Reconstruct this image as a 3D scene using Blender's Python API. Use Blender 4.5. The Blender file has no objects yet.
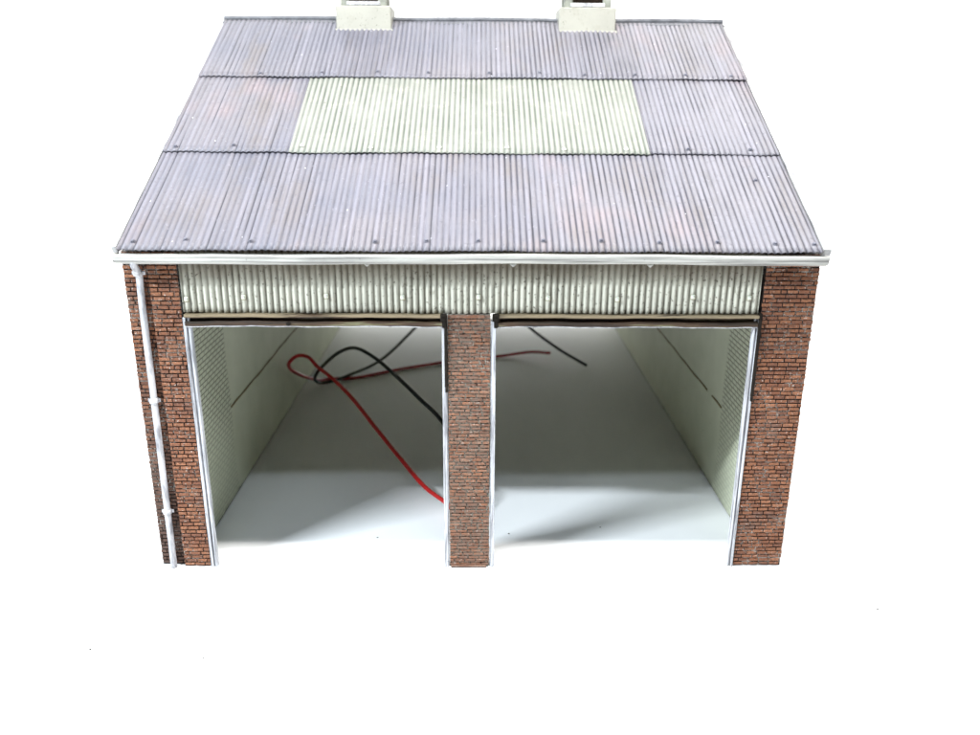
import bpy, math, random
from mathutils import Vector, Matrix

random.seed(7)
scn = bpy.context.scene
COL = scn.collection

# ------------------------------------------------------------------ camera
cam_d = bpy.data.cameras.new("camera")
cam = bpy.data.objects.new("camera", cam_d)
COL.objects.link(cam)
_r = Vector((0.999895, -0.013006, 0.006324))
_u = Vector((-0.001958, 0.311499, 0.950245))
_f = Vector((0.014329, 0.950158, -0.311441))
m = Matrix((_r, _u, -_f)).transposed().to_4x4()
m.translation = Vector((0.01486, -1.80895, 1.13374))
cam.matrix_world = m
cam_d.sensor_width = 36.0
cam_d.lens = 29.44
cam_d.clip_start = 0.02
cam_d.clip_end = 100
cam_d.dof.use_dof = True
cam_d.dof.focus_distance = 2.0
cam_d.dof.aperture_fstop = 1.9
scn.camera = cam

# ------------------------------------------------------------------ light (photo light box: white surroundings and LED rows)
world = bpy.data.worlds.new("World")
scn.world = world
world.use_nodes = True
bg = world.node_tree.nodes["Background"]
bg.inputs[0].default_value = (0.93, 0.97, 1.0, 1)
bg.inputs[1].default_value = 0.06

scn.view_settings.view_transform = 'Standard'
scn.view_settings.look = 'None'
scn.view_settings.exposure = 0.0
scn.view_settings.gamma = 1.0


def lamp(name, loc, target, sx, sy, power, color=(1, 1, 1)):
    d = bpy.data.lights.new(name, 'AREA')
    d.shape = 'RECTANGLE'
    d.size, d.size_y = sx, sy
    d.energy = power
    d.color = color
    o = bpy.data.objects.new(name, d)
    COL.objects.link(o)
    o.location = loc
    o.rotation_euler = (Vector(target) - Vector(loc)).to_track_quat('-Z', 'Y').to_euler()
    return o


lamp("overhead_lamp", (0.16, -0.46, 3.0), (0.16, -0.2, 0), 1.7, 0.16, 146, (1.0, 0.985, 0.96))
lamp("rear_lamp", (0.0, 3.3, 4.4), (0.0, 4.9, 0.9), 12.0, 0.8, 640, (1.0, 0.99, 0.96))
lamp("front_lamp", (0.1, -1.32, 2.16), (0.0, 0.0, 0.4), 2.2, 0.010, 17, (0.80, 0.91, 1.0))
lamp("right_fill_lamp", (2.1, -0.25, 3.0), (1.2, 0.4, 0), 0.9, 0.12, 40, (1.0, 0.985, 0.96))  # added fill, clears the building's shadow from the floor at right
for k in range(13):     # the row of single LEDs along the left side of the box
    t = k / 12
    lamp("led_lamp", (-2.15 - 1.35 * t, -1.62 + 0.22 * t, 2.85), (0, 0.2, 0.1), 0.008, 0.008, 17.0 + 9.0 * t, (0.84, 0.93, 1.0))

# ------------------------------------------------------------------ node helpers


class NT:
    def __init__(self, name):
        self.mat = bpy.data.materials.new(name)
        self.mat.use_nodes = True
        self.t = self.mat.node_tree
        self.b = self.t.nodes["Principled BSDF"]
        self._obj = None

    def n(self, typ, **kw):
        nd = self.t.nodes.new(typ)
        for k, v in kw.items():
            setattr(nd, k, v)
        return nd

    def put(self, sock, v):
        if isinstance(v, bpy.types.NodeSocket):
            self.t.links.new(v, sock)
        elif isinstance(v, (tuple, list)) and len(v) == 3 and sock.type == 'RGBA':
            sock.default_value = (*v, 1)
        else:
            sock.default_value = v

    def obj(self):
        if self._obj is None:
            self._obj = self.n("ShaderNodeTexCoord").outputs["Object"]
        return self._obj

    def scaled(self, s, src=None):
        mp = self.n("ShaderNodeMapping")
        self.put(mp.inputs["Vector"], src or self.obj())
        mp.inputs["Scale"].default_value = s if isinstance(s, (tuple, list)) else (s, s, s)
        return mp.outputs[0]

    def noise(self, scale, detail=3, rough=0.55, vec=None, dist=0.0):
        nd = self.n("ShaderNodeTexNoise")
        self.put(nd.inputs["Vector"], vec if vec is not None else self.obj())
        nd.inputs["Scale"].default_value = scale
        nd.inputs["Detail"].default_value = detail
        nd.inputs["Roughness"].default_value = rough
        nd.inputs["Distortion"].default_value = dist
        return nd.outputs["Fac"]

    def math(self, op, a, b=0.0, c=0.0, clamp=False):
        nd = self.n("ShaderNodeMath", operation=op, use_clamp=clamp)
        for i, v in enumerate((a, b, c)):
            if i < len(nd.inputs):
                self.put(nd.inputs[i], v)
        return nd.outputs[0]

    def step(self, v, lo, hi, a=0.0, b=1.0):
        nd = self.n("ShaderNodeMapRange")
        self.put(nd.inputs[0], v)
        nd.inputs[1].default_value = lo
        nd.inputs[2].default_value = hi
        nd.inputs[3].default_value = a
        nd.inputs[4].default_value = b
        return nd.outputs[0]

    def mix(self, f, a, b):
        nd = self.n("ShaderNodeMix", data_type='RGBA')
        self.put(nd.inputs[0], f)
        self.put(nd.inputs[6], a)
        self.put(nd.inputs[7], b)
        return nd.outputs[2]

    def sep(self):
        nd = self.n("ShaderNodeSeparateXYZ")
        self.put(nd.inputs[0], self.obj())
        return nd.outputs

    def bump(self, h, strength, dist):
        nd = self.n("ShaderNodeBump")
        nd.inputs["Strength"].default_value = strength
        nd.inputs["Distance"].default_value = dist
        self.put(nd.inputs["Height"], h)
        self.put(self.b.inputs["Normal"], nd.outputs[0])

    def done(self, col, rough=0.6, spec=0.3, metal=0.0):
        self.put(self.b.inputs["Base Color"], col)
        self.put(self.b.inputs["Roughness"], rough)
        self.b.inputs["Specular IOR Level"].default_value = spec
        self.b.inputs["Metallic"].default_value = metal
        return self.mat


PITCH = 0.0146


def groove(k, power=2.0):
    """paint wash in the valleys of the corrugation, with their shade painted in"""
    x = k.sep()[0]
    c = k.math('COSINE', k.math('MULTIPLY', x, 2 * math.pi / PITCH))
    g = k.math('MULTIPLY_ADD', c, -0.5, 0.5)
    return k.math('POWER', g, power)


def mat_roof():
    k = NT("lavender_roof_paint")
    big = k.noise(2.6, 4, 0.6)
    base = k.mix(k.step(big, 0.35, 0.65), (0.118, 0.119, 0.146), (0.155, 0.144, 0.158))
    x = k.sep()[0]
    base = k.mix(k.math('MULTIPLY', k.step(x, -0.1, 0.6), 0.55), base, (0.196, 0.189, 0.208))
    base = k.mix(k.math('MULTIPLY', k.step(k.noise(4.2, 3, 0.6, k.scaled((1, 0.7, 0.7))), 0.58, 0.78), 0.5), base, (0.27, 0.185, 0.175))
    base = k.mix(k.math('MULTIPLY', k.step(k.noise(3.3, 4, 0.7, k.scaled((2.4, 0.8, 0.8))), 0.57, 0.75), 0.5), base, (0.080, 0.077, 0.084))
    base = k.mix(k.math('MULTIPLY', k.step(k.noise(5.5, 5, 0.7, k.scaled((1.6, 0.6, 0.6))), 0.52, 0.70), 0.6), base, (0.135, 0.115, 0.105))
    # every ridge weathered a little differently
    streak = k.noise(66, 2, 0.5, k.scaled((1, 0.02, 0.02)))
    base = k.mix(k.step(streak, 0.45, 0.8, 0, 0.3), base, (0.27, 0.26, 0.31))
    g = groove(k, 3.6)
    amt = k.math('MULTIPLY', g, k.step(k.noise(9, 4, 0.7, k.scaled((1, 0.35, 0.35))), 0.32, 0.62, 0.15, 1.0))
    amt = k.math('MULTIPLY', amt, k.step(x, -0.78, -0.05, 0.30, 0.95))
    col = k.mix(amt, base, (0.026, 0.026, 0.040))  # wash plus painted shade between the ribs, weaker to the left
    line = k.math('MULTIPLY', groove(k, 9.0), k.step(k.noise(60, 2, 0.5, k.scaled((1, 0.03, 0.03))), 0.56, 0.62, 0, 0.85))
    col = k.mix(line, col, (0.018, 0.018, 0.026))
    col = k.mix(k.step(k.noise(75, 4, 0.8), 0.58, 0.68, 0, 0.55), col, (0.07, 0.068, 0.082))
    col = k.mix(k.step(k.noise(110, 3, 0.8, k.scaled((1, 0.5, 0.5))), 0.62, 0.72, 0, 0.35), col, (0.30, 0.29, 0.33))
    col = k.mix(k.math('MULTIPLY', k.step(x, 0.7835, 0.7875), 0.8), col, (0.03, 0.03, 0.035))
    vo = k.n("ShaderNodeTexVoronoi")
    k.put(vo.inputs["Vector"], k.obj())
    vo.inputs["Scale"].default_value = 28
    spot = k.math('MULTIPLY', k.step(vo.outputs["Distance"], 0.03, 0.06, 1, 0), k.step(k.noise(9, 2), 0.54, 0.6))
    col = k.mix(spot, col, (0.75, 0.75, 0.78))
    k.bump(k.noise(160, 3, 0.6), 0.25, 0.002)
    return k.done(col, 0.5, 0.35)


def mat_pale_green(name, base, wash_shade, corrugated=True, dark=0.8):
    k = NT(name)
    c = k.mix(k.step(k.noise(6, 4, 0.65), 0.35, 0.68), base, tuple(v * 0.84 for v in base))
    c = k.mix(k.step(k.noise(20, 4, 0.7), 0.55, 0.75, 0, 0.5), c, (0.47, 0.44, 0.36) if corrugated else (0.20, 0.19, 0.15))
    if corrugated:
        g = groove(k, 3.0)
        amt = k.math('MULTIPLY', g, k.step(k.noise(14, 3, 0.65, k.scaled((1, 0.4, 0.4))), 0.3, 0.6, 0.35, min(1.0, dark * 1.2)))
        c = k.mix(amt, c, wash_shade)  # valley wash that also paints in the shade between ribs
    lim = 0.605 if corrugated and dark == 0.8 else 0.66
    sp = k.step(k.noise(120, 3, 0.7), lim, lim + 0.045)
    c = k.mix(k.math('MULTIPLY', sp, 0.85), c, (0.06, 0.05, 0.04))
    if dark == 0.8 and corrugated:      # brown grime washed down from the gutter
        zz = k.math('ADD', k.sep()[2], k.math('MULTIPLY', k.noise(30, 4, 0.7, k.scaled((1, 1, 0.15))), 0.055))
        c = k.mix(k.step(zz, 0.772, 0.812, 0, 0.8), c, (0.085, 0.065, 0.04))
    sc = k.step(k.noise(48, 4, 0.75, k.scaled((1, 1, 0.5))), lim + 0.005, lim + 0.085, 0, 0.55)
    c = k.mix(sc, c, (0.12, 0.11, 0.08))
    k.bump(k.noise(140, 3, 0.6), 0.3, 0.002)
    return k.done(c, 0.55, 0.3)


def mat_brick():
    k = NT("painted_brick")
    geo = k.n("ShaderNodeNewGeometry")
    rnd = geo.outputs["Random Per Island"]
    cr = k.n("ShaderNodeValToRGB")
    k.put(cr.inputs[0], rnd)
    e = cr.color_ramp.elements
    e[0].position, e[0].color = 0.0, (0.15, 0.062, 0.036, 1)
    e[1].position, e[1].color = 1.0, (0.285, 0.122, 0.064, 1)
    for p, c in ((0.22, (0.178, 0.070, 0.037, 1)), (0.5, (0.205, 0.081, 0.041, 1)), (0.78, (0.235, 0.097, 0.048, 1))):
        el = e.new(p)
        el.color = c
    c = k.mix(k.step(k.noise(190, 4, 0.75), 0.46, 0.64, 0, 0.8), cr.outputs[0], (0.062, 0.034, 0.025))
    c = k.mix(k.step(k.noise(9, 4, 0.65), 0.55, 0.75, 0, 0.75), c, (0.13, 0.10, 0.085))
    c = k.mix(k.step(k.noise(120, 3, 0.8), 0.60, 0.68, 0, 0.75), c, (0.46, 0.42, 0.38))
    s = k.sep()
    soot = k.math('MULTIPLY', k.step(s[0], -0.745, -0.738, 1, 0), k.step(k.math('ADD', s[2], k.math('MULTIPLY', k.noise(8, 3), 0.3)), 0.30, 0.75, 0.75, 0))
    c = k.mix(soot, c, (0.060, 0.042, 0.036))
    c = k.mix(k.step(k.math('ADD', s[2], k.math('MULTIPLY', k.noise(40, 3), 0.012)), 0.008, 0.014, 0.8, 0), c, (0.03, 0.024, 0.02))  # contact shadow painted along the foot of the piers
    mid = k.math('MULTIPLY', k.step(k.math('ABSOLUTE', s[0]), 0.1, 0.2, 1, 0), k.step(k.noise(26, 4, 0.75), 0.42, 0.62, 0.1, 0.6))
    c = k.mix(mid, c, (0.16, 0.125, 0.10))
    k.bump(k.noise(260, 4, 0.7), 0.6, 0.0016)
    return k.done(c, 0.7, 0.25)


def mat_mortar():
    k = NT("mortar_wash")
    c = k.mix(k.step(k.noise(16, 4, 0.7), 0.48, 0.62), (0.028, 0.020, 0.017), (0.44, 0.41, 0.37))
    mid = k.step(k.math('ABSOLUTE', k.sep()[0]), 0.1, 0.2, 1, 0)
    c = k.mix(k.math('MULTIPLY', mid, 0.7), c, (0.30, 0.28, 0.235))
    c = k.mix(k.step(k.noise(150, 3, 0.75), 0.48, 0.58), c, (0.02, 0.015, 0.013))
    k.bump(k.noise(240, 3, 0.7), 0.5, 0.0015)
    return k.done(c, 0.85, 0.15)


def mat_wall_inner():
    k = NT("pale_green_wall_paint")
    s = k.sep()
    uv = k.n("ShaderNodeCombineXYZ")
    k.put(uv.inputs[0], s[1])
    k.put(uv.inputs[1], s[2])
    br = k.n("ShaderNodeTexBrick")
    k.put(br.inputs["Vector"], uv.outputs[0])
    br.inputs["Scale"].default_value = 1.0
    br.inputs["Brick Width"].default_value = 0.034
    br.inputs["Row Height"].default_value = 0.0136
    br.inputs["Mortar Size"].default_value = 0.0021
    br.inputs["Mortar Smooth"].default_value = 0.3
    edge = k.math('ADD', s[1], k.math('MULTIPLY', k.noise(5, 2), 0.05))
    band = k.step(edge, 0.445, 0.46, 1, 0)
    band = k.math('MULTIPLY', band, k.step(s[2], 0.12, 0.34, 0.35, 1.0))
    joint = k.math('MULTIPLY', br.outputs["Fac"], band)
    c = k.mix(k.step(k.noise(5, 4, 0.6), 0.35, 0.7), (0.56, 0.585, 0.45), (0.48, 0.51, 0.38))
    c = k.mix(k.math('MULTIPLY', joint, 0.85), c, (0.14, 0.14, 0.10))
    c = k.mix(k.step(k.math('ADD', s[2], k.math('MULTIPLY', k.noise(22, 3), 0.012)), 0.008, 0.015, 0.75, 0), c, (0.09, 0.085, 0.05))  # shadow gap under the wall, painted as a dark foot line
    c = k.mix(k.step(k.noise(70, 3, 0.7), 0.70, 0.74, 0, 0.7), c, (0.16, 0.15, 0.10))
    h = k.math('MULTIPLY', joint, -1.0)
    k.bump(k.math('ADD', h, k.math('MULTIPLY', k.noise(120, 3), 0.15)), 0.8, 0.002)
    return k.done(c, 0.6, 0.3)


def mat_wall_outer():
    k = NT("embossed_brick_wall")
    s = k.sep()
    uv = k.n("ShaderNodeCombineXYZ")
    k.put(uv.inputs[0], s[1])
    k.put(uv.inputs[1], s[2])
    br = k.n("ShaderNodeTexBrick")
    k.put(br.inputs["Vector"], uv.outputs[0])
    br.inputs["Scale"].default_value = 1.0
    br.inputs["Brick Width"].default_value = 0.0272
    br.inputs["Row Height"].default_value = 0.0104
    br.inputs["Mortar Size"].default_value = 0.0013
    br.inputs["Color1"].default_value = (0.26, 0.09, 0.04, 1)
    br.inputs["Color2"].default_value = (0.14, 0.05, 0.028, 1)
    br.inputs["Mortar"].default_value = (0.10, 0.085, 0.075, 1)
    c = k.mix(k.step(k.noise(150, 4, 0.7), 0.42, 0.72, 0, 0.6), br.outputs["Color"], (0.075, 0.032, 0.022))
    k.bump(k.math('MULTIPLY', br.outputs["Fac"], -1.0), 0.9, 0.002)
    return k.done(c, 0.7, 0.25)


def mat_trim(name, light, wash, amount=0.6, sc=(4, 40, 40)):
    k = NT(name)
    st = k.noise(1.0, 5, 0.65, k.scaled(sc))
    c = k.mix(k.step(st, 0.44, 0.64, 0, amount), light, wash)
    c = k.mix(k.step(k.noise(90, 3, 0.7), 0.68, 0.73, 0, 0.8), c, (0.07, 0.07, 0.08))
    k.bump(k.noise(120, 3, 0.65), 0.3, 0.002)
    return k.done(c, 0.5, 0.35)


def mat_lintel():
    k = NT("rusty_steel")
    st = k.noise(1.0, 5, 0.7, k.scaled((5, 60, 110)))
    cr = k.n("ShaderNodeValToRGB")
    k.put(cr.inputs[0], st)
    e = cr.color_ramp.elements
    e[0].position, e[0].color = 0.44, (0.022, 0.014, 0.008, 1)
    e[1].position, e[1].color = 0.82, (0.50, 0.47, 0.36, 1)
    for p, c in ((0.58, (0.065, 0.036, 0.02, 1)), (0.69, (0.17, 0.165, 0.09, 1))):
        el = e.new(p)
        el.color = c
    top = k.math('MULTIPLY', k.step(k.sep()[2], 0.6638, 0.6652), k.step(k.noise(1.0, 4, 0.7, k.scaled((9, 60, 160))), 0.36, 0.52))
    bleached = k.mix(k.math('MULTIPLY', top, 0.65), cr.outputs[0], (0.34, 0.27, 0.17))
    k.bump(k.noise(120, 3, 0.65), 0.4, 0.002)
    return k.done(bleached, 0.5, 0.35)


def mat_flat(name, c, rough=0.5, spec=0.3, var=0.25, scale=60, metal=0.0):
    k = NT(name)
    col = k.mix(k.step(k.noise(scale, 3, 0.65), 0.35, 0.7), c, tuple(v * (1 - var) for v in c))
    k.bump(k.noise(scale * 2.5, 3, 0.6), 0.2, 0.0015)
    return k.done(col, rough, spec, metal)


def mat_paper():
    k = NT("white_paper")
    vo = k.n("ShaderNodeTexVoronoi")
    k.put(vo.inputs["Vector"], k.obj())
    vo.inputs["Scale"].default_value = 2.6
    spot = k.math('MULTIPLY', k.step(vo.outputs["Distance"], 0.010, 0.016, 1, 0), k.step(k.noise(1.9, 1), 0.42, 0.5))
    c = k.mix(spot, (0.875, 0.88, 0.885), (0.12, 0.11, 0.10))
    return k.done(c, 0.6, 0.25)


M = {
    'roof': mat_roof(),
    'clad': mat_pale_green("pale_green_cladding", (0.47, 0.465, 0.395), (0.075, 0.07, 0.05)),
    'sky': mat_pale_green("pale_green_rooflight", (0.238, 0.243, 0.218), (0.065, 0.08, 0.062), dark=0.95),
    'brick': mat_brick(), 'mortar': mat_mortar(),
    'inner': mat_wall_inner(), 'outer': mat_wall_outer(),
    'gutter': mat_trim("white_gutter_paint", (0.50, 0.495, 0.46), (0.13, 0.125, 0.12), 0.85, (3, 30, 150)),
    'pipe': mat_trim("white_pipe_paint", (0.50, 0.50, 0.52), (0.17, 0.17, 0.19), 0.9, (60, 60, 14)),
    'jamb': mat_trim("chipped_white_steel", (0.50, 0.51, 0.54), (0.12, 0.12, 0.13), 0.8, (130, 130, 9)),
    'guide': mat_flat("dark_brown_steel", (0.014, 0.010, 0.007), 0.6, 0.15, 0.5),
    'lintel': mat_lintel(),
    'bolt': mat_flat("dark_bolt", (0.13, 0.13, 0.16), 0.45, 0.4),
    'pad': mat_flat("pale_bolt", (0.62, 0.64, 0.55), 0.5, 0.3),
    'ridge': mat_flat("slate_grey_ridge", (0.15, 0.155, 0.17), 0.55, 0.3, 0.5, 40),
    'verge': mat_trim("white_verge_paint", (0.46, 0.46, 0.46), (0.13, 0.13, 0.145), 0.85, (40, 10, 10)),
    'curb': mat_pale_green("pale_vent_paint", (0.31, 0.305, 0.265), (0.3, 0.3, 0.25), corrugated=False),
    'ventpost': mat_flat("grey_green_vent", (0.24, 0.25, 0.21), 0.6, 0.3, 0.55, 50),
    'dark': mat_flat("dark_brown_inside", (0.035, 0.022, 0.012), 0.7, 0.2, 0.5),
    'slot': mat_flat("dark_olive_groove", (0.24, 0.20, 0.105), 0.7, 0.2, 0.5),
    'black': mat_flat("black_wire_sleeve", (0.010, 0.011, 0.010), 0.42, 0.4, 0.2),
    'red': mat_flat("red_wire_sleeve", (0.46, 0.012, 0.012), 0.38, 0.4, 0.2),
    'under': mat_flat("bare_grey_card", (0.13, 0.12, 0.09), 0.8, 0.1),
    'paper': mat_paper(),
}

# ------------------------------------------------------------------ mesh helpers


class MB:
    def __init__(self):
        self.v, self.f, self.mi, self.sm = [], [], [], []

    def face(self, idx, m=0, smooth=False):
        self.f.append(idx)
        self.mi.append(m)
        self.sm.append(smooth)

    def box(self, x0, x1, y0, y1, z0, z1, m=0, c=0.0):
        """box, its edges chamfered by c"""
        if c <= 0:
            b = len(self.v)
            self.v += [(x, y, z) for z in (z0, z1) for y in (y0, y1) for x in (x0, x1)]
            for q in ((0, 2, 3, 1), (4, 5, 7, 6), (0, 1, 5, 4), (2, 6, 7, 3), (0, 4, 6, 2), (1, 3, 7, 5)):
                self.face([b + i for i in q], m)
            return
        b = len(self.v)
        idx = {}
        for ix in (0, 1):
            for iy in (0, 1):
                for iz in (0, 1):
                    X, Y, Z = (x0, x1)[ix], (y0, y1)[iy], (z0, z1)[iz]
                    sx, sy, sz = (c, -c)[ix], (c, -c)[iy], (c, -c)[iz]
                    for ax, p in enumerate(((X, Y + sy, Z + sz), (X + sx, Y, Z + sz), (X + sx, Y + sy, Z))):
                        idx[ix, iy, iz, ax] = len(self.v)
                        self.v.append(p)
        I = idx
        for s in (0, 1):
            fl = (lambda q: q) if s else (lambda q: q[::-1])
            self.face(fl([I[s, 0, 0, 0], I[s, 1, 0, 0], I[s, 1, 1, 0], I[s, 0, 1, 0]]), m)
            self.face(fl([I[0, s, 0, 1], I[0, s, 1, 1], I[1, s, 1, 1], I[1, s, 0, 1]]), m)
            self.face(fl([I[0, 0, s, 2], I[1, 0, s, 2], I[1, 1, s, 2], I[0, 1, s, 2]]), m)
        for a in (0, 1):
            for d in (0, 1):
                self.face([I[0, a, d, 1], I[1, a, d, 1], I[1, a, d, 2], I[0, a, d, 2]], m)
                self.face([I[a, 0, d, 0], I[a, 1, d, 0], I[a, 1, d, 2], I[a, 0, d, 2]], m)
                self.face([I[a, d, 0, 0], I[a, d, 1, 0], I[a, d, 1, 1], I[a, d, 0, 1]], m)
        for ix in (0, 1):
            for iy in (0, 1):
                for iz in (0, 1):
                    self.face([I[ix, iy, iz, 0], I[ix, iy, iz, 1], I[ix, iy, iz, 2]], m)

    def tube(self, pts, r, n=12, m=0):
        pts = [Vector(p) for p in pts]
        rr = r if isinstance(r, (list, tuple)) else [r] * len(pts)
        up = Vector((0, 0, 1))
        prev = None
        b = len(self.v)
        for i, p in enumerate(pts):
            d = (pts[min(i + 1, len(pts) - 1)] - pts[max(i - 1, 0)]).normalized()
            if prev is None:
                a = d.cross(up if abs(d.z) < 0.9 else Vector((0, 1, 0))).normalized()
            else:
                a = (prev - d * prev.dot(d)).normalized()
            prev = a
            c = d.cross(a)
            for j in range(n):
                t = 2 * math.pi * j / n
                self.v.append(tuple(p + (a * math.cos(t) + c * math.sin(t)) * rr[i]))
        for i in range(len(pts) - 1):
            for j in range(n):
                k = (j + 1) % n
                self.face([b + i * n + j, b + i * n + k, b + (i + 1) * n + k, b + (i + 1) * n + j], m, True)
        self.face([b + j for j in range(n)][::-1], m)
        self.face([b + (len(pts) - 1) * n + j for j in range(n)], m)

    def extrude_x(self, prof, xs, m=0, smooth=False, wob=None):
        """closed profile of (y, z), run along x"""
        n = len(prof)
        b = len(self.v)
        for x in xs:
            dy, dz = wob(x) if wob else (0, 0)
            self.v += [(x, y + dy, z + dz) for y, z in prof]
        for i in range(len(xs) - 1):
            for j in range(n):
                k = (j + 1) % n
                self.face([b + i * n + j, b + i * n + k, b + (i + 1) * n + k, b + (i + 1) * n + j], m, smooth)
        self.face([b + j for j in range(n)], m)
        self.face([b + (len(xs) - 1) * n + j for j in range(n)][::-1], m)

    def build(self, name, mats, parent=None):
        me = bpy.data.meshes.new(name)
        me.from_pydata(self.v, [], self.f)
        for mt in (mats if isinstance(mats, (list, tuple)) else [mats]):
            me.materials.append(mt)
        me.polygons.foreach_set("material_index", self.mi)
        me.polygons.foreach_set("use_smooth", self.sm)
        me.update()
        import bmesh
        bm = bmesh.new()
        bm.from_mesh(me)
        bmesh.ops.recalc_face_normals(bm, faces=bm.faces)
        bm.to_mesh(me)
        bm.free()
        o = bpy.data.objects.new(name, me)
        COL.objects.link(o)
        if parent:
            o.parent = parent
        return o


def smooth_path(pts, k=10):
    P = [Vector(p) for p in pts]
    P = [P[0] * 2 - P[1]] + P + [P[-1] * 2 - P[-2]]
    out = []
    for i in range(1, len(P) - 2):
        a, b, c, d = P[i - 1:i + 3]
        for j in range(k):
            t = j / k
            out.append(0.5 * ((2 * b) + (c - a) * t + (2 * a - 5 * b + 4 * c - d) * t * t + (3 * b - a - 3 * c + d) * t ** 3))
    out.append(P[-2])
    return out


# ------------------------------------------------------------------ setting: one sheet of white paper, swept up behind
mb = MB()
prof = [(-9.0, 0.0), (-2.0, 0.0), (0.0, 0.0), (2.0, 0.0), (3.6, 0.0)]
R = 1.6
for i in range(1, 17):
    a = math.pi / 2 * i / 16
    prof.append((3.6 + R * math.sin(a), R - R * math.cos(a)))
prof.append((5.2, 7.0))
xs = [-18, -6, -3, 0, 3, 6, 18]
for x in xs:
    mb.v += [(x, y, z) for y, z in prof]
n = len(prof)
for i in range(len(xs) - 1):
    for j in range(n - 1):
        mb.face([i * n + j, (i + 1) * n + j, (i + 1) * n + j + 1, i * n + j + 1], 0, True)
g = mb.build("ground", M['paper'])
g['kind'] = 'structure'

# ------------------------------------------------------------------ the model building
shed = bpy.data.objects.new("model_garage", None)
COL.objects.link(shed)
shed.empty_display_size = 0.1
shed['label'] = "weathered model two-bay brick garage with lavender corrugated roof standing on white paper"
shed['category'] = "model building"

XL, XR = -0.80, 0.80            # outer faces
IL, IR = -0.721, 0.744          # inner faces of the side walls
YB = 2.62                       # back end
YE, ZE, YR, ZR = -0.030, 0.8235, 0.9691, 1.3806
SL = Vector((0, YR - YE, ZR - ZE))
NRM = Vector((0, -(ZR - ZE), YR - YE)).normalized()


YBE = 2.65                      # rear eave: the back slope is longer and shallower


def rear(p):
    """a point of the front slope carried over to the back slope"""
    return Vector((p.x, YR + (YR - p.y) * (YBE - YR) / (YR - YE), p.z))


def on_roof(x, t, h=0.0):
    return Vector((x, YE, ZE)) + SL * t + NRM * h


# ---- side walls (gables)
def side_wall(xi, xo):
    b = MB()
    y0 = 0.055
    poly = [(y0, 0.003), (y0, 0.848), (0.3, ZE + (0.3 - YE) * SL.z / SL.y - 0.02), (YR, ZR - 0.02), (YB, 0.815), (YB, 0.003)]
    for x in (xi, xo):
        b.v += [(x, y, z) for y, z in poly]
    k = len(poly)
    b.face(list(range(k)), 0)
    b.face([k + i for i in range(k)][::-1], 1)
    for i in range(k):
        j = (i + 1) % k
        b.face([i, j, k + j, k + i], 0)
    w = b.build("side_wall", [M['inner'], M['outer']], shed)
    s = MB()
    d = 0.0022 if xi < 0 else -0.0022
    n = 40
    for i in range(n + 1):
        y = 0.43 + (2.45 - 0.43) * i / n
        zc = 0.275 + 0.0012 * math.sin(i * 1.7) + 0.001 * math.sin(i * .63)
        h = 0.0026 + 0.0006 * math.sin(i * 2.3)
        s.v += [(xi - d * .5, y, zc - h), (xi + d, y, zc - h), (xi + d, y, zc + h), (xi - d * .5, y, zc + h)]
    for i in range(n):
        if xi > 0 and i == 2:
            continue
        for j in range(4):
            q = (j + 1) % 4
            s.face([i * 4 + j, i * 4 + q, i * 4 + 4 + q, i * 4 + 4 + j])
    s.face([0, 1, 2, 3])
    s.face([n * 4 + j for j in range(4)])
    s.build("wall_strip", M['slot'], w)
    return w


wl = side_wall(IL, XL + 0.004)
wr = side_wall(IR, XR - 0.004)


b = MB()
b.box(IL + 0.001, IR - 0.001, YB - 0.03, YB - 0.004, 0.36, 0.812, 0, 0.002)
b.build("rear_light_block", M['inner'], shed)  # unseen panel added to cut the light entering through the back


# ---- brick piers: every brick its own block on a mortar core
def brick(b, x0, x1, y_front, depth, z0, z1, rnd):
    j = lambda s: rnd.uniform(-s, s)
    c = 0.0007 + rnd.random() * 0.0004
    yf = y_front + j(0.0008)
    yb = y_front + depth
    a = [(x0 + j(.0004), z0 + j(.0003)), (x1 + j(.0004), z0 + j(.0003)), (x1 + j(.0004), z1 + j(.0003)), (x0 + j(.0004), z1 + j(.0003))]
    cx, cz = (x0 + x1) / 2, (z0 + z1) / 2
    k = len(b.v)
    for px, pz in a:
        b.v.append((px, yb, pz))
    for px, pz in a:
        b.v.append((px, yf + c, pz))
    for px, pz in a:
        b.v.append((px - math.copysign(c, px - cx), yf + j(.0003), pz - math.copysign(c, pz - cz)))
    for lo in (0, 4):
        for i in range(4):
            q = (i + 1) % 4
            b.face([k + lo + i, k + lo + q, k + lo + 4 + q, k + lo + 4 + i], 0)
    b.face([k + 8, k + 9, k + 10, k + 11], 0)


def brick_side(b, xface, out, y0, y1, z0, z1, rnd):
    """brick showing on a return face (facing -x or +x)"""
    xo = xface + out * (0.0016 + rnd.uniform(-.0004, .0006))
    lo, hi = sorted((xface - out * 0.001, xo))
    b.box(lo, hi, y0, y1, z0, z1, 0, 0.0005)


def bricks_front(b, x0, x1, yf, z0, z1, rnd, course=0.0104, gap=0.0033, dep=0.0045):
    nz = round((z1 - z0) / course)
    ch = (z1 - z0) / nz
    L = 0.0272
    for i in range(nz):
        za, zb = z0 + i * ch + gap * .5, z0 + (i + 1) * ch - gap * .5
        if rnd.random() < 0.12:
            zb += gap * rnd.uniform(.1, .5)
        x = x0 - (0, 0.5, 0.25, 0.75)[i % 4] * L * (1 if rnd.random() < .85 else 0.6)
        first = True
        while x < x1 - 0.003:
            w = L * rnd.uniform(0.94, 1.06) if rnd.random() < 0.9 else L * 0.52
            xa, xb = max(x, x0 + rnd.uniform(-.0008, .0008)), min(x + w, x1 + rnd.uniform(-.0008, .0008))
            if xb - xa > 0.005:
                brick(b, xa + gap * .4, xb - gap * .4, yf, dep, za, zb, rnd)
            x += w


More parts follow.
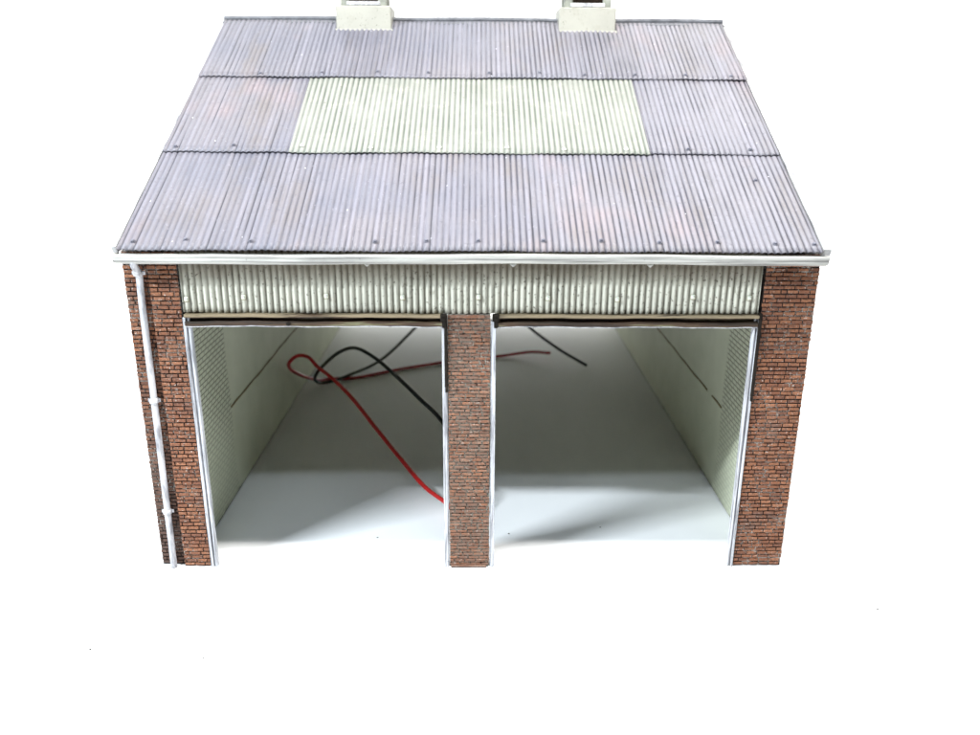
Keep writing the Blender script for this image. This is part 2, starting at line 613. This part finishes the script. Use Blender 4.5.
def bricks_return(b, xface, out, ya, yb, z0, z1, rnd, course=0.0104, gap=0.0022):
    nz = round((z1 - z0) / course)
    ch = (z1 - z0) / nz
    for i in range(nz):
        za, zb = z0 + i * ch + gap * .5, z0 + (i + 1) * ch - gap * .5
        cut = ya + (yb - ya) * (0.62 if i % 2 else 0.33)
        brick_side(b, xface, out, ya + 0.001, cut - gap * .4, za, zb, rnd)
        brick_side(b, xface, out, cut + gap * .4, yb, za, zb, rnd)


rnd = random.Random(3)
ZT = 0.8145
# left corner: a recessed outer strip and a proud inner pier, the downpipe in the angle
b = MB()
b.box(-0.738, -0.672, 0.0035, 0.052, 0.0, ZT, 1)
b.box(-0.7985, -0.7385, 0.0145, 0.0515, 0.0, ZT - 0.002, 1)
bricks_front(b, -0.7395, -0.671, 0.0005, 0.002, ZT, rnd)
bricks_front(b, -0.800, -0.741, 0.0120, 0.002, ZT - 0.002, rnd)
bricks_return(b, -0.738, -1, 0.005, 0.0135, 0.002, ZT, rnd)
bricks_return(b, -0.7985, -1, 0.0170, 0.0505, 0.002, ZT, rnd)
b.build("brick_pier", [M['brick'], M['mortar']], shed)
# right corner
b = MB()
b.box(0.676, 0.7985, 0.003, 0.052, 0.0, ZT, 1)
bricks_front(b, 0.6745, 0.800, 0.0005, 0.002, ZT, rnd)
bricks_return(b, 0.7985, 1, 0.006, 0.050, 0.002, ZT, rnd)
b.build("brick_pier", [M['brick'], M['mortar']], shed)
# centre
b = MB()
b.box(-0.0575, 0.0425, 0.0005, 0.050, 0.0, 0.670, 1)
bricks_front(b, -0.0585, 0.0435, -0.002, 0.004, 0.6705, rnd, course=0.0094)
b.box(-0.055, 0.036, -0.0075, 0.002, 0.0, 0.0065, 0, 0.0015)      # chipped foot
b.box(-0.052, 0.030, -0.0050, 0.002, 0.662, 0.6695, 0, 0.002)     # chipped head
b.build("brick_pier", [M['brick'], M['mortar']], shed)


# ---- steel door jambs
def jamb(x0, x1, side, ztop, plain=False):
    """two-lipped steel channel on the edge of an opening; side +1: the opening lies towards +x"""
    b = MB()
    w = x1 - x0
    a = [(x0, x0 + w * .42, -0.0035), (x0 + w * .42, x0 + w * .66, 0.004), (x0 + w * .66, x1, -0.0015)]
    if plain:
        a = [(x0, x0 + w * .2, -0.001), (x0 + w * .2, x1, -0.003)]
    if side < 0:
        a = [(x0 + x1 - q1, x0 + x1 - q0, y) for q0, q1, y in a]
    for q0, q1, y in a:
        b.box(q0 + 0.0001, q1 - 0.0001, y, 0.014, 0.0, ztop, 0, 0.0009)
    return b.build("door_jamb", M['jamb'], shed)


jamb(-0.6705, -0.6545, 1, 0.662)
jamb(-0.0715, -0.0590, -1, 0.655, True)
jamb(0.0440, 0.0555, 1, 0.655, True)
jamb(0.6600, 0.6740, -1, 0.662)
for x0, x1, z0, z1 in ((-0.0655, -0.0580, 0.492, 0.668), (0.6690, 0.6765, 0.470, 0.676)):
    b = MB()
    b.box(x0, x1, -0.0075, 0.006, z0, z1, 0, 0.0012)
    b.box(x0 + .001, x1 - .001, -0.0085, 0.004, z0 - 0.012, z0 + 0.001, 0, 0.001)
    b.build("door_guide", M['guide'], shed)


# ---- lintel rails above the two openings
def wob_small(s):
    return lambda x: (0.0006 * math.sin(x * 31 + s), 0.0008 * math.sin(x * 23 + s * 2) + 0.0005 * math.sin(x * 71))


def span(x0, x1, n):
    return [x0 + (x1 - x0) * i / n for i in range(n + 1)]


def lintel(x0, x1, s):
    b = MB()
    prof = [(-0.010, 0.6645), (-0.010, 0.6705), (-0.008, 0.6715), (0.028, 0.6715), (0.028, 0.6435), (-0.007, 0.6435), (-0.0085, 0.6448),
            (-0.0085, 0.6525), (-0.007, 0.6540), (0.006, 0.6545), (0.006, 0.6625), (-0.008, 0.6635)]
    b.extrude_x(prof, span(x0, x1, 40), 0, False, wob_small(s))
    o = b.build("lintel_rail", M['lintel'], shed)
    e = MB()
    e.extrude_x([(-0.0072, 0.6412), (-0.0072, 0.6434), (0.026, 0.6434), (0.026, 0.6412)], span(x0 + .002, x1 - .002, 40), 0, False, wob_small(s))
    e.build("rail_edge", M['pipe'], o)
    return o


l1 = lintel(-0.664, -0.0675, 0.3)
l2 = lintel(0.0535, 0.6675, 2.1)
b = MB()
b.tube([(-0.425, -0.012, 0.6495), (-0.425, -0.004, 0.6495)], 0.0052, 10)
b.build("bolt", M['guide'], l1)
for x in (-0.066, 0.0545):      # hanger brackets at the centre pier
    b = MB()
    b.box(x - 0.008, x + 0.008, -0.0125, -0.0045, 0.6550, 0.6745, 0, 0.002)
    b.tube([(x, -0.016, 0.661), (x, -0.008, 0.661)], 0.004, 8)
    b.box(x - 0.004, x + 0.006, -0.0115, -0.004, 0.640, 0.656, 0, 0.0015)
    b.build("rail_bracket", M['guide'], shed)


# ---- corrugated sheets
def corrugated(b, x0, x1, rows, place, amp, thick, m=0, seed=0, sub=10, sharp=1.9):
    """rows: along-sheet parameters; place(x, t, h) -> point with h along the sheet's normal"""
    rr = random.Random(seed)
    ph = [rr.uniform(0, 6.28) for _ in range(6)]
    nx = max(4, int(round((x1 - x0) / PITCH * sub)))
    k = len(b.v)
    jit = [rr.gauss(0, 0.10) for _ in range(400)]
    for side in (0, 1):
        for t in rows:
            for i in range(nx + 1):
                x = x0 + (x1 - x0) * i / nx
                ci = int((x + 1.5) / PITCH + 0.5)
                c0 = math.cos(2 * math.pi * x / PITCH)
                h = amp * (1 + jit[ci % 400]) * (1 - 2 * (0.5 - 0.5 * c0) ** sharp)
                h += 0.0007 * math.sin(x * 9 + ph[0] + t * 3) + 0.0005 * math.sin(x * 37 + ph[1] + t * 9) + 0.0004 * math.sin(t * 23 + ph[2])
                dt = 0.0012 * math.sin(x * 14 + ph[3]) + 0.0007 * math.sin(x * 57 + ph[4])
                b.v.append(tuple(place(x, t + dt, h - side * thick)))
    W = nx + 1
    Rn = len(rows)
    off = W * Rn
    for r in range(Rn - 1):
        for i in range(nx):
            q = k + r * W + i
            b.face([q, q + 1, q + W + 1, q + W], m, True)
            q += off
            b.face([q, q + W, q + W + 1, q + 1], m, True)
    for i in range(nx):
        q = k + i
        b.face([q, q + off, q + off + 1, q + 1], m)
        q = k + (Rn - 1) * W + i
        b.face([q, q + 1, q + 1 + off, q + off], m)
    for r in range(Rn - 1):
        for i in (0, nx):
            q = k + r * W + i
            b.face([q, q + W, q + W + off, q + off], m)


def bolt_on_roof(parent, x, t, lift, mat):
    b = MB()
    rx = random.Random(int(x * 1e4))
    x = round(x / PITCH) * PITCH           # sits on a crest
    c = on_roof(x + rx.uniform(-.001, .001), t + rx.uniform(-.003, .003), lift + 0.0018)
    b.tube([c, c + NRM * 0.0012], [0.0062, 0.0058], 10)
    b.tube([c + NRM * 0.0012, c + NRM * 0.0035, c + NRM * 0.0052], [0.0042, 0.0040, 0.0022], 8)
    b.build("bolt", mat, parent)


AMP = 0.0015
TH = 0.0016


def sheet(name, x0, x1, t0, t1, lift, mat, seed):
    b = MB()
    rows = [t0 + (t1 - t0) * i / 14 for i in range(15)]
    corrugated(b, x0, x1, rows, lambda x, t, h: on_roof(x, t, h + lift), AMP, TH, 0, seed)
    return b.build(name, mat, shed)


low = sheet("roof_sheet", -0.788, 0.788, 0.0, 0.362, 0.0, M['roof'], 1)
mid_l = sheet("roof_sheet", -0.788, -0.4705, 0.3395, 0.695, 0.0042, M['roof'], 2)
sky = sheet("rooflight_sheet", -0.4695, 0.4535, 0.3385, 0.695, 0.0050, M['sky'], 3)
sky['label'] = "pale green translucent panel set in the lavender roof"
mid_r = sheet("roof_sheet", 0.4545, 0.788, 0.3395, 0.695, 0.0042, M['roof'], 4)
top = sheet("roof_sheet", -0.788, 0.788, 0.674, 0.992, 0.0092, M['roof'], 5)
# rear slope, the same sheet mirrored about the ridge
b = MB()
corrugated(b, -0.788, 0.788, [i / 14 * 0.992 for i in range(15)],
           lambda x, t, h: rear(on_roof(x, t, h + 0.002)), AMP, TH, 0, 6, 6)
b.build("roof_sheet", M['roof'], shed)

for x, t in ((-.764, .024), (-.64, .028), (-.497, .029), (-.212, .024), (-.102, .031), (.02, .032), (.156, .032), (.292, .03),
             (.425, .028), (.559, .029), (.693, .026), (.776, .022), (.694, .243)):
    bolt_on_roof(low, x, t, 0.0, M['bolt'])
for x, t in ((-.755, .357), (-.607, .361), (-.443, .362), (-.26, .358), (-.085, .359), (.082, .357), (.239, .356), (.396, .354), (.551, .356), (.711, .355)):
    s, mt = (mid_l, M['bolt']) if x < -.47 else (mid_r, M['bolt']) if x > .454 else (sky, M['pad'])
    bolt_on_roof(s, x, t, 0.0048, mt)
for x, t in ((-.617, .689), (-.442, .694), (-.279, .699), (-.126, .698), (.038, .698), (.183, .697), (.328, .693), (.47, .69), (.614, .691), (.746, .688)):
    bolt_on_roof(top, x, t, 0.0092, M['bolt'])

# boarding under the sheets keeps the inside dark
b = MB()
for s in (0, 1):
    pts = [on_roof(x, t, -h) for h in (0.008, 0.016) for t in (0.035, 0.985) for x in (-0.78, 0.78)]
    if s:
        pts = [rear(p) for p in pts]
    k = len(b.v)
    b.v += [tuple(p) for p in pts]
    for q in ((0, 2, 3, 1), (4, 5, 7, 6), (0, 1, 5, 4), (2, 6, 7, 3), (0, 4, 6, 2), (1, 3, 7, 5)):
        b.face([k + i for i in q])
b.build("roof_board", M['under'], shed)

# ---- ridge cap
b = MB()
prof = []
for i in range(13):
    a = math.radians(-50 + 280 * i / 12)
    prof.append((YR + 0.0068 * math.cos(a), ZR + 0.011 + 0.0068 * math.sin(a)))
wing = [(YR - 0.026, ZR - 0.003), (YR - 0.026, ZR - 0.006), (YR, ZR - 0.002), (YR + 0.026, ZR - 0.006), (YR + 0.026, ZR - 0.003)]
b.extrude_x(prof + wing, span(-0.795, 0.795, 50), 0, False, lambda x: (0.001 * math.sin(x * 17), 0.0012 * math.sin(x * 11 + 1)))
b.build("ridge_cap", M['ridge'], shed)

# ---- cladding above the openings
b = MB()
corrugated(b, -0.668, 0.668, [0.6725, 0.69, 0.72, 0.75, 0.79, 0.828], lambda x, t, h: Vector((x, 0.002 - h, t)), 0.0024, 0.0016, 0, 9, 12, 1.3)
b.box(-0.6695, 0.6695, 0.0095, 0.030, 0.6722, 0.828, 0)  # hidden backing board added to block light behind the sheet
clad = b.build("corrugated_cladding", M['clad'], shed)
for x, z in ((-.663, .705), (-.52, .710), (-.341, .713), (-.162, .711), (.016, .712), (.178, .710), (.335, .708), (.513, .714), (.648, .712)):
    b = MB()
    x = round(x / PITCH) * PITCH
    b.box(x - 0.0050, x + 0.0050, -0.0026, 0.001, z - 0.0054, z + 0.0054, 0, 0.0014)
    b.box(x - 0.0056, x + 0.0060, -0.0012, 0.001, z - 0.0066, z + 0.0058, 1, 0.0008)
    b.tube([(x, -0.002, z), (x, -0.0055, z), (x, -0.0072, z)], [0.0042, 0.0040, 0.002], 8)
    b.build("bolt", [M['pad'], M['slot']], clad)

# ---- gutter, downpipe, verge trims
b = MB()
outer = [(-0.0215, 0.8195), (-0.0200, 0.8080), (-0.0240, 0.7985), (-0.0320, 0.7935), (-0.0420, 0.7925), (-0.0500, 0.7955), (-0.0555, 0.8020),
         (-0.0570, 0.8100), (-0.0600, 0.8140), (-0.0610, 0.8180), (-0.0590, 0.8215), (-0.0560, 0.8215)]
inner = [(-0.0540, 0.8170), (-0.0530, 0.8050), (-0.0470, 0.7990), (-0.0400, 0.7965), (-0.0320, 0.7970), (-0.0260, 0.8020), (-0.0240, 0.8100), (-0.0245, 0.8195)]
squeeze = lambda P: [(-0.0200 + (y + 0.0200) * 0.70, z) for y, z in P]
outer, inner = squeeze(outer), squeeze(inner)
outer, inner = [[(y, 0.8178 + (z - 0.8215) * 0.80) for y, z in P] for P in (outer, inner)]
b.extrude_x(outer + inner, span(-0.790, 0.794, 60), 0, False,
            lambda x: (0.0009 * math.sin(x * 5 + 1), 0.0020 * math.sin(x * 4.2 + .6) + 0.0006 * math.sin(x * 19)))
gut = b.build("gutter", M['gutter'], shed)
for x0, x1 in ((-0.7935, -0.7895), (0.7935, 0.7975)):
    b = MB()
    b.extrude_x([(y - 0.0002, z) for y, z in outer], [x0, x1])
    b.build("end_cap", M['gutter'], gut)
for x in (-0.235, 0.092, 0.40):      # blobs of glue under the gutter
    b = MB()
    b.tube([(x - .007, -0.031, 0.7950), (x, -0.033, 0.7920), (x + .007, -0.031, 0.7950)], [0.001, 0.0042, 0.001], 8)
    b.build("glue_blob", M['gutter'], gut)

b = MB()
pth = smooth_path([(-0.752, -0.036, 0.800), (-0.754, -0.030, 0.788), (-0.757, -0.010, 0.772), (-0.758, 0.000, 0.755), (-0.760, 0.001, 0.70),
                   (-0.7625, 0.002, 0.45), (-0.765, 0.001, 0.16), (-0.766, 0.000, 0.045), (-0.766, -0.001, 0.020), (-0.7655, -0.002, 0.002)], 6)
b.tube(pth, 0.0078, 14)
pipe = b.build("downpipe", M['pipe'], shed)
for x, z in ((-0.758, 0.766), (-0.7625, 0.455), (-0.7655, 0.158)):
    b = MB()
    y = -0.004 if z > 0.7 else 0.0015
    b.tube([(x, y, z - .0065), (x, y, z - .005), (x, y, z + .005), (x, y, z + .0065)], [0.0088, 0.0106, 0.0106, 0.0088], 14)
    b.box(x - 0.0150, x + 0.0150, y + 0.001, y + 0.006, z - 0.0045, z + 0.0045, 0, 0.0015)
    b.build("pipe_collar", M['pipe'], pipe)

for sx in (-1, 1):
    b = MB()
    nn = 60
    rv = random.Random(5 + sx)
    for mirror in (0, 1):
        k = len(b.v)
        for i in range(nn + 1):
            t = 0.006 + 0.992 * i / nn
            w = 0.0150 + 0.0025 * math.sin(i * .9 + sx) + rv.uniform(-.003, .003)
            for x, h in ((0.7905, -0.016), (0.7905 + w, -0.016), (0.7905 + w, 0.002), (0.7905, 0.004)):
                p = on_roof(sx * x, t, h)
                if mirror:
                    p = rear(p)
                b.v.append(tuple(p))
        for i in range(nn):
            for j in range(4):
                q = (j + 1) % 4
                b.face([k + i * 4 + j, k + i * 4 + q, k + i * 4 + 4 + q, k + i * 4 + 4 + j])
        b.face([k, k + 1, k + 2, k + 3])
        b.face([k + nn * 4 + j for j in range(4)])
    b.build("verge_trim", M['verge'], shed)


# ---- two roof vents astride the ridge
def vent(cx, wc, wh):
    b = MB()
    y0, y1 = 0.905, 1.033
    nseg = 8
    z1 = 1.424
    b.box(cx - wc / 2, cx + wc / 2, y0, y1, 1.325, z1, 0, 0.003)
    base = b.build("roof_vent", M['curb'], shed)
    # flared flashing along the foot of the curb
    f = MB()
    rv = random.Random(int(cx * 100))
    zz = ZE + (y0 - YE) * SL.z / SL.y
    for i in range(nseg + 1):
        x = cx - wc / 2 - .004 + (wc + .008) * i / nseg
        a = rv.uniform(0.004, 0.012)
        f.v += [(x, y0 - 0.0015, zz + 0.012), (x, y0 - a * .7, zz + 0.006 - a * .3), (x, y0 - a * .7, zz + 0.003 - a * .4), (x, y0 + 0.004, zz)]
    for i in range(nseg):
        for j in range(4):
            q = (j + 1) % 4
            f.face([i * 4 + j, i * 4 + q, i * 4 + 4 + q, i * 4 + 4 + j])
    f.face([0, 1, 2, 3])
    f.face([nseg * 4 + j for j in range(4)])
    f.build("flashing", M['curb'], base)
    h = MB()
    hy0, hy1 = 0.915, 1.023
    zt = 1.545
    x0, x1 = cx - wh / 2, cx + wh / 2
    p = 0.026
    for xa, xb in ((x0, x0 + p), (x1 - p, x1)):
        for ya, yb in ((hy0, hy0 + p), (hy1 - p, hy1)):
            h.box(xa, xb, ya, yb, z1 - 0.001, zt, 0, 0.002)
    h.box(x0 + .001, x1 - .001, hy0 + .001, hy1 - .001, zt - 0.022, zt - 0.001, 0, 0.002)
    h.build("vent_frame", M['ventpost'], base)
    d = MB()
    d.box(x0 + 0.008, x1 - 0.008, hy0 + 0.012, hy1 - 0.012, z1 - 0.001, zt - 0.003, 0)
    for i in range(6):       # louvre blades
        zc = z1 + 0.022 + i * 0.015
        d.box(x0 + p + .0005, x1 - p - .0005, hy0 + 0.006, hy0 + 0.0115, zc, zc + 0.005, 0, 0.001)
    d.build("louvre", M['dark'], base)
    s = MB()
    s.box(x0 + p * .7, x1 - p * .7, hy0 - 0.004, hy0 + 0.011, z1 + 0.0002, z1 + 0.013, 0, 0.003)
    s.build("sill", M['verge'], base)
    c = MB()
    c.extrude_x([(hy0 - 0.03, zt), (hy0 - 0.03, zt + 0.006), ((hy0 + hy1) / 2, zt + 0.045), (hy1 + 0.03, zt + 0.006), (hy1 + 0.03, zt)], [x0 - 0.02, x1 + 0.02])
    c.build("vent_cap", M['ridge'], base)


vent(-0.345, 0.172, 0.142)
vent(0.3535, 0.178, 0.146)

# ------------------------------------------------------------------ the two loose wires on the paper inside
W = 0.0066
red_pts = [(-0.004, 0.16, 0.0075), (-0.022, 0.19, 0.018), (-0.050, 0.23, 0.030), (-0.082, 0.28, 0.038), (-0.148, 0.36, 0.050), (-0.229, 0.48, 0.086), (-0.320, 0.60, 0.141),
           (-0.409, 0.72, 0.196), (-0.488, 0.82, 0.229), (-0.554, 0.90, 0.246), (-0.598, 0.95, 0.268), (-0.647, 0.99, 0.259), (-0.688, 1.03, 0.219),
           (-0.702, 1.12, 0.162), (-0.690, 1.25, 0.094), (-0.660, 1.40, 0.025), (-0.620, 1.465, 0.0085), (-0.499, 1.49, 0.0075), (-0.336, 1.601, 0.0075),
           (-0.139, 1.705, 0.0075), (0.116, 1.80, 0.008), (0.257, 1.794, 0.030), (0.345, 1.73, 0.045)]
b = MB()
b.tube(smooth_path(red_pts, 8), W, 12)
o = b.build("loose_wire", M['red'])
o['label'] = "thin red wire looping over the white floor inside the garage"
o['category'] = "wire"
blk_pts = [(0.004, 0.17, 0.0075), (0.002, 0.24, 0.030), (-0.035, 0.36, 0.12), (-0.095, 0.50, 0.196), (-0.174, 0.62, 0.230), (-0.264, 0.76, 0.261), (-0.351, 0.90, 0.280), (-0.439, 1.02, 0.281),
           (-0.521, 1.12, 0.231), (-0.606, 1.22, 0.142), (-0.653, 1.30, 0.072), (-0.650, 1.355, 0.028), (-0.598, 1.40, 0.0215), (-0.532, 1.485, 0.024),
           (-0.450, 1.62, 0.026), (-0.378, 1.72, 0.061), (-0.283, 1.82, 0.138), (-0.166, 1.86, 0.240), (0.021, 1.85, 0.300), (0.160, 1.80, 0.241),
           (0.251, 1.74, 0.162), (0.386, 1.68, 0.075), (0.507, 1.644, 0.012)]
b = MB()
b.tube(smooth_path(blk_pts, 8), W, 12)
o = b.build("loose_wire", M['black'])
o['label'] = "thin black wire arching over the white floor inside the garage"
o['category'] = "wire"

# ------------------------------------------------------------------ grains of dust lying on the paper
b = MB()
rd = random.Random(11)
spots = [(-0.83, -0.33, .0035), (-0.575, -0.36, .0028), (0.965, -0.19, .0032), (0.02, -0.46, .0025), (0.10, 0.165, .003), (-0.262, 0.145, .0028),
         (0.36, 0.2, .0026), (-0.70, -0.52, .002), (-0.62, -0.17, .0018), (0.41, -0.42, .0018), (0.30, -0.10, .002), (-0.3, -0.55, .0018), (0.75, -0.36, .0018)]
spots += [(rd.uniform(-1.6, 1.6), rd.uniform(-0.7, 0.05), rd.uniform(.0009, .0017)) for _ in range(34)]
for x, y, r in spots:
    n0 = len(b.v)
    a0 = rd.uniform(0, 6.28)
    ring = [(x + r * rd.uniform(.5, 1.3) * math.cos(a0 + i * 1.047), y + r * rd.uniform(.5, 1.3) * math.sin(a0 + i * 1.047), 0.0003) for i in range(6)]
    b.v += ring + [(x, y, r * 0.8)]
    for i in range(6):
        b.face([n0 + i, n0 + (i + 1) % 6, n0 + 6])
    b.face([n0 + i for i in range(6)][::-1])
o = b.build("dust", M['dark'])
o['kind'] = 'stuff'
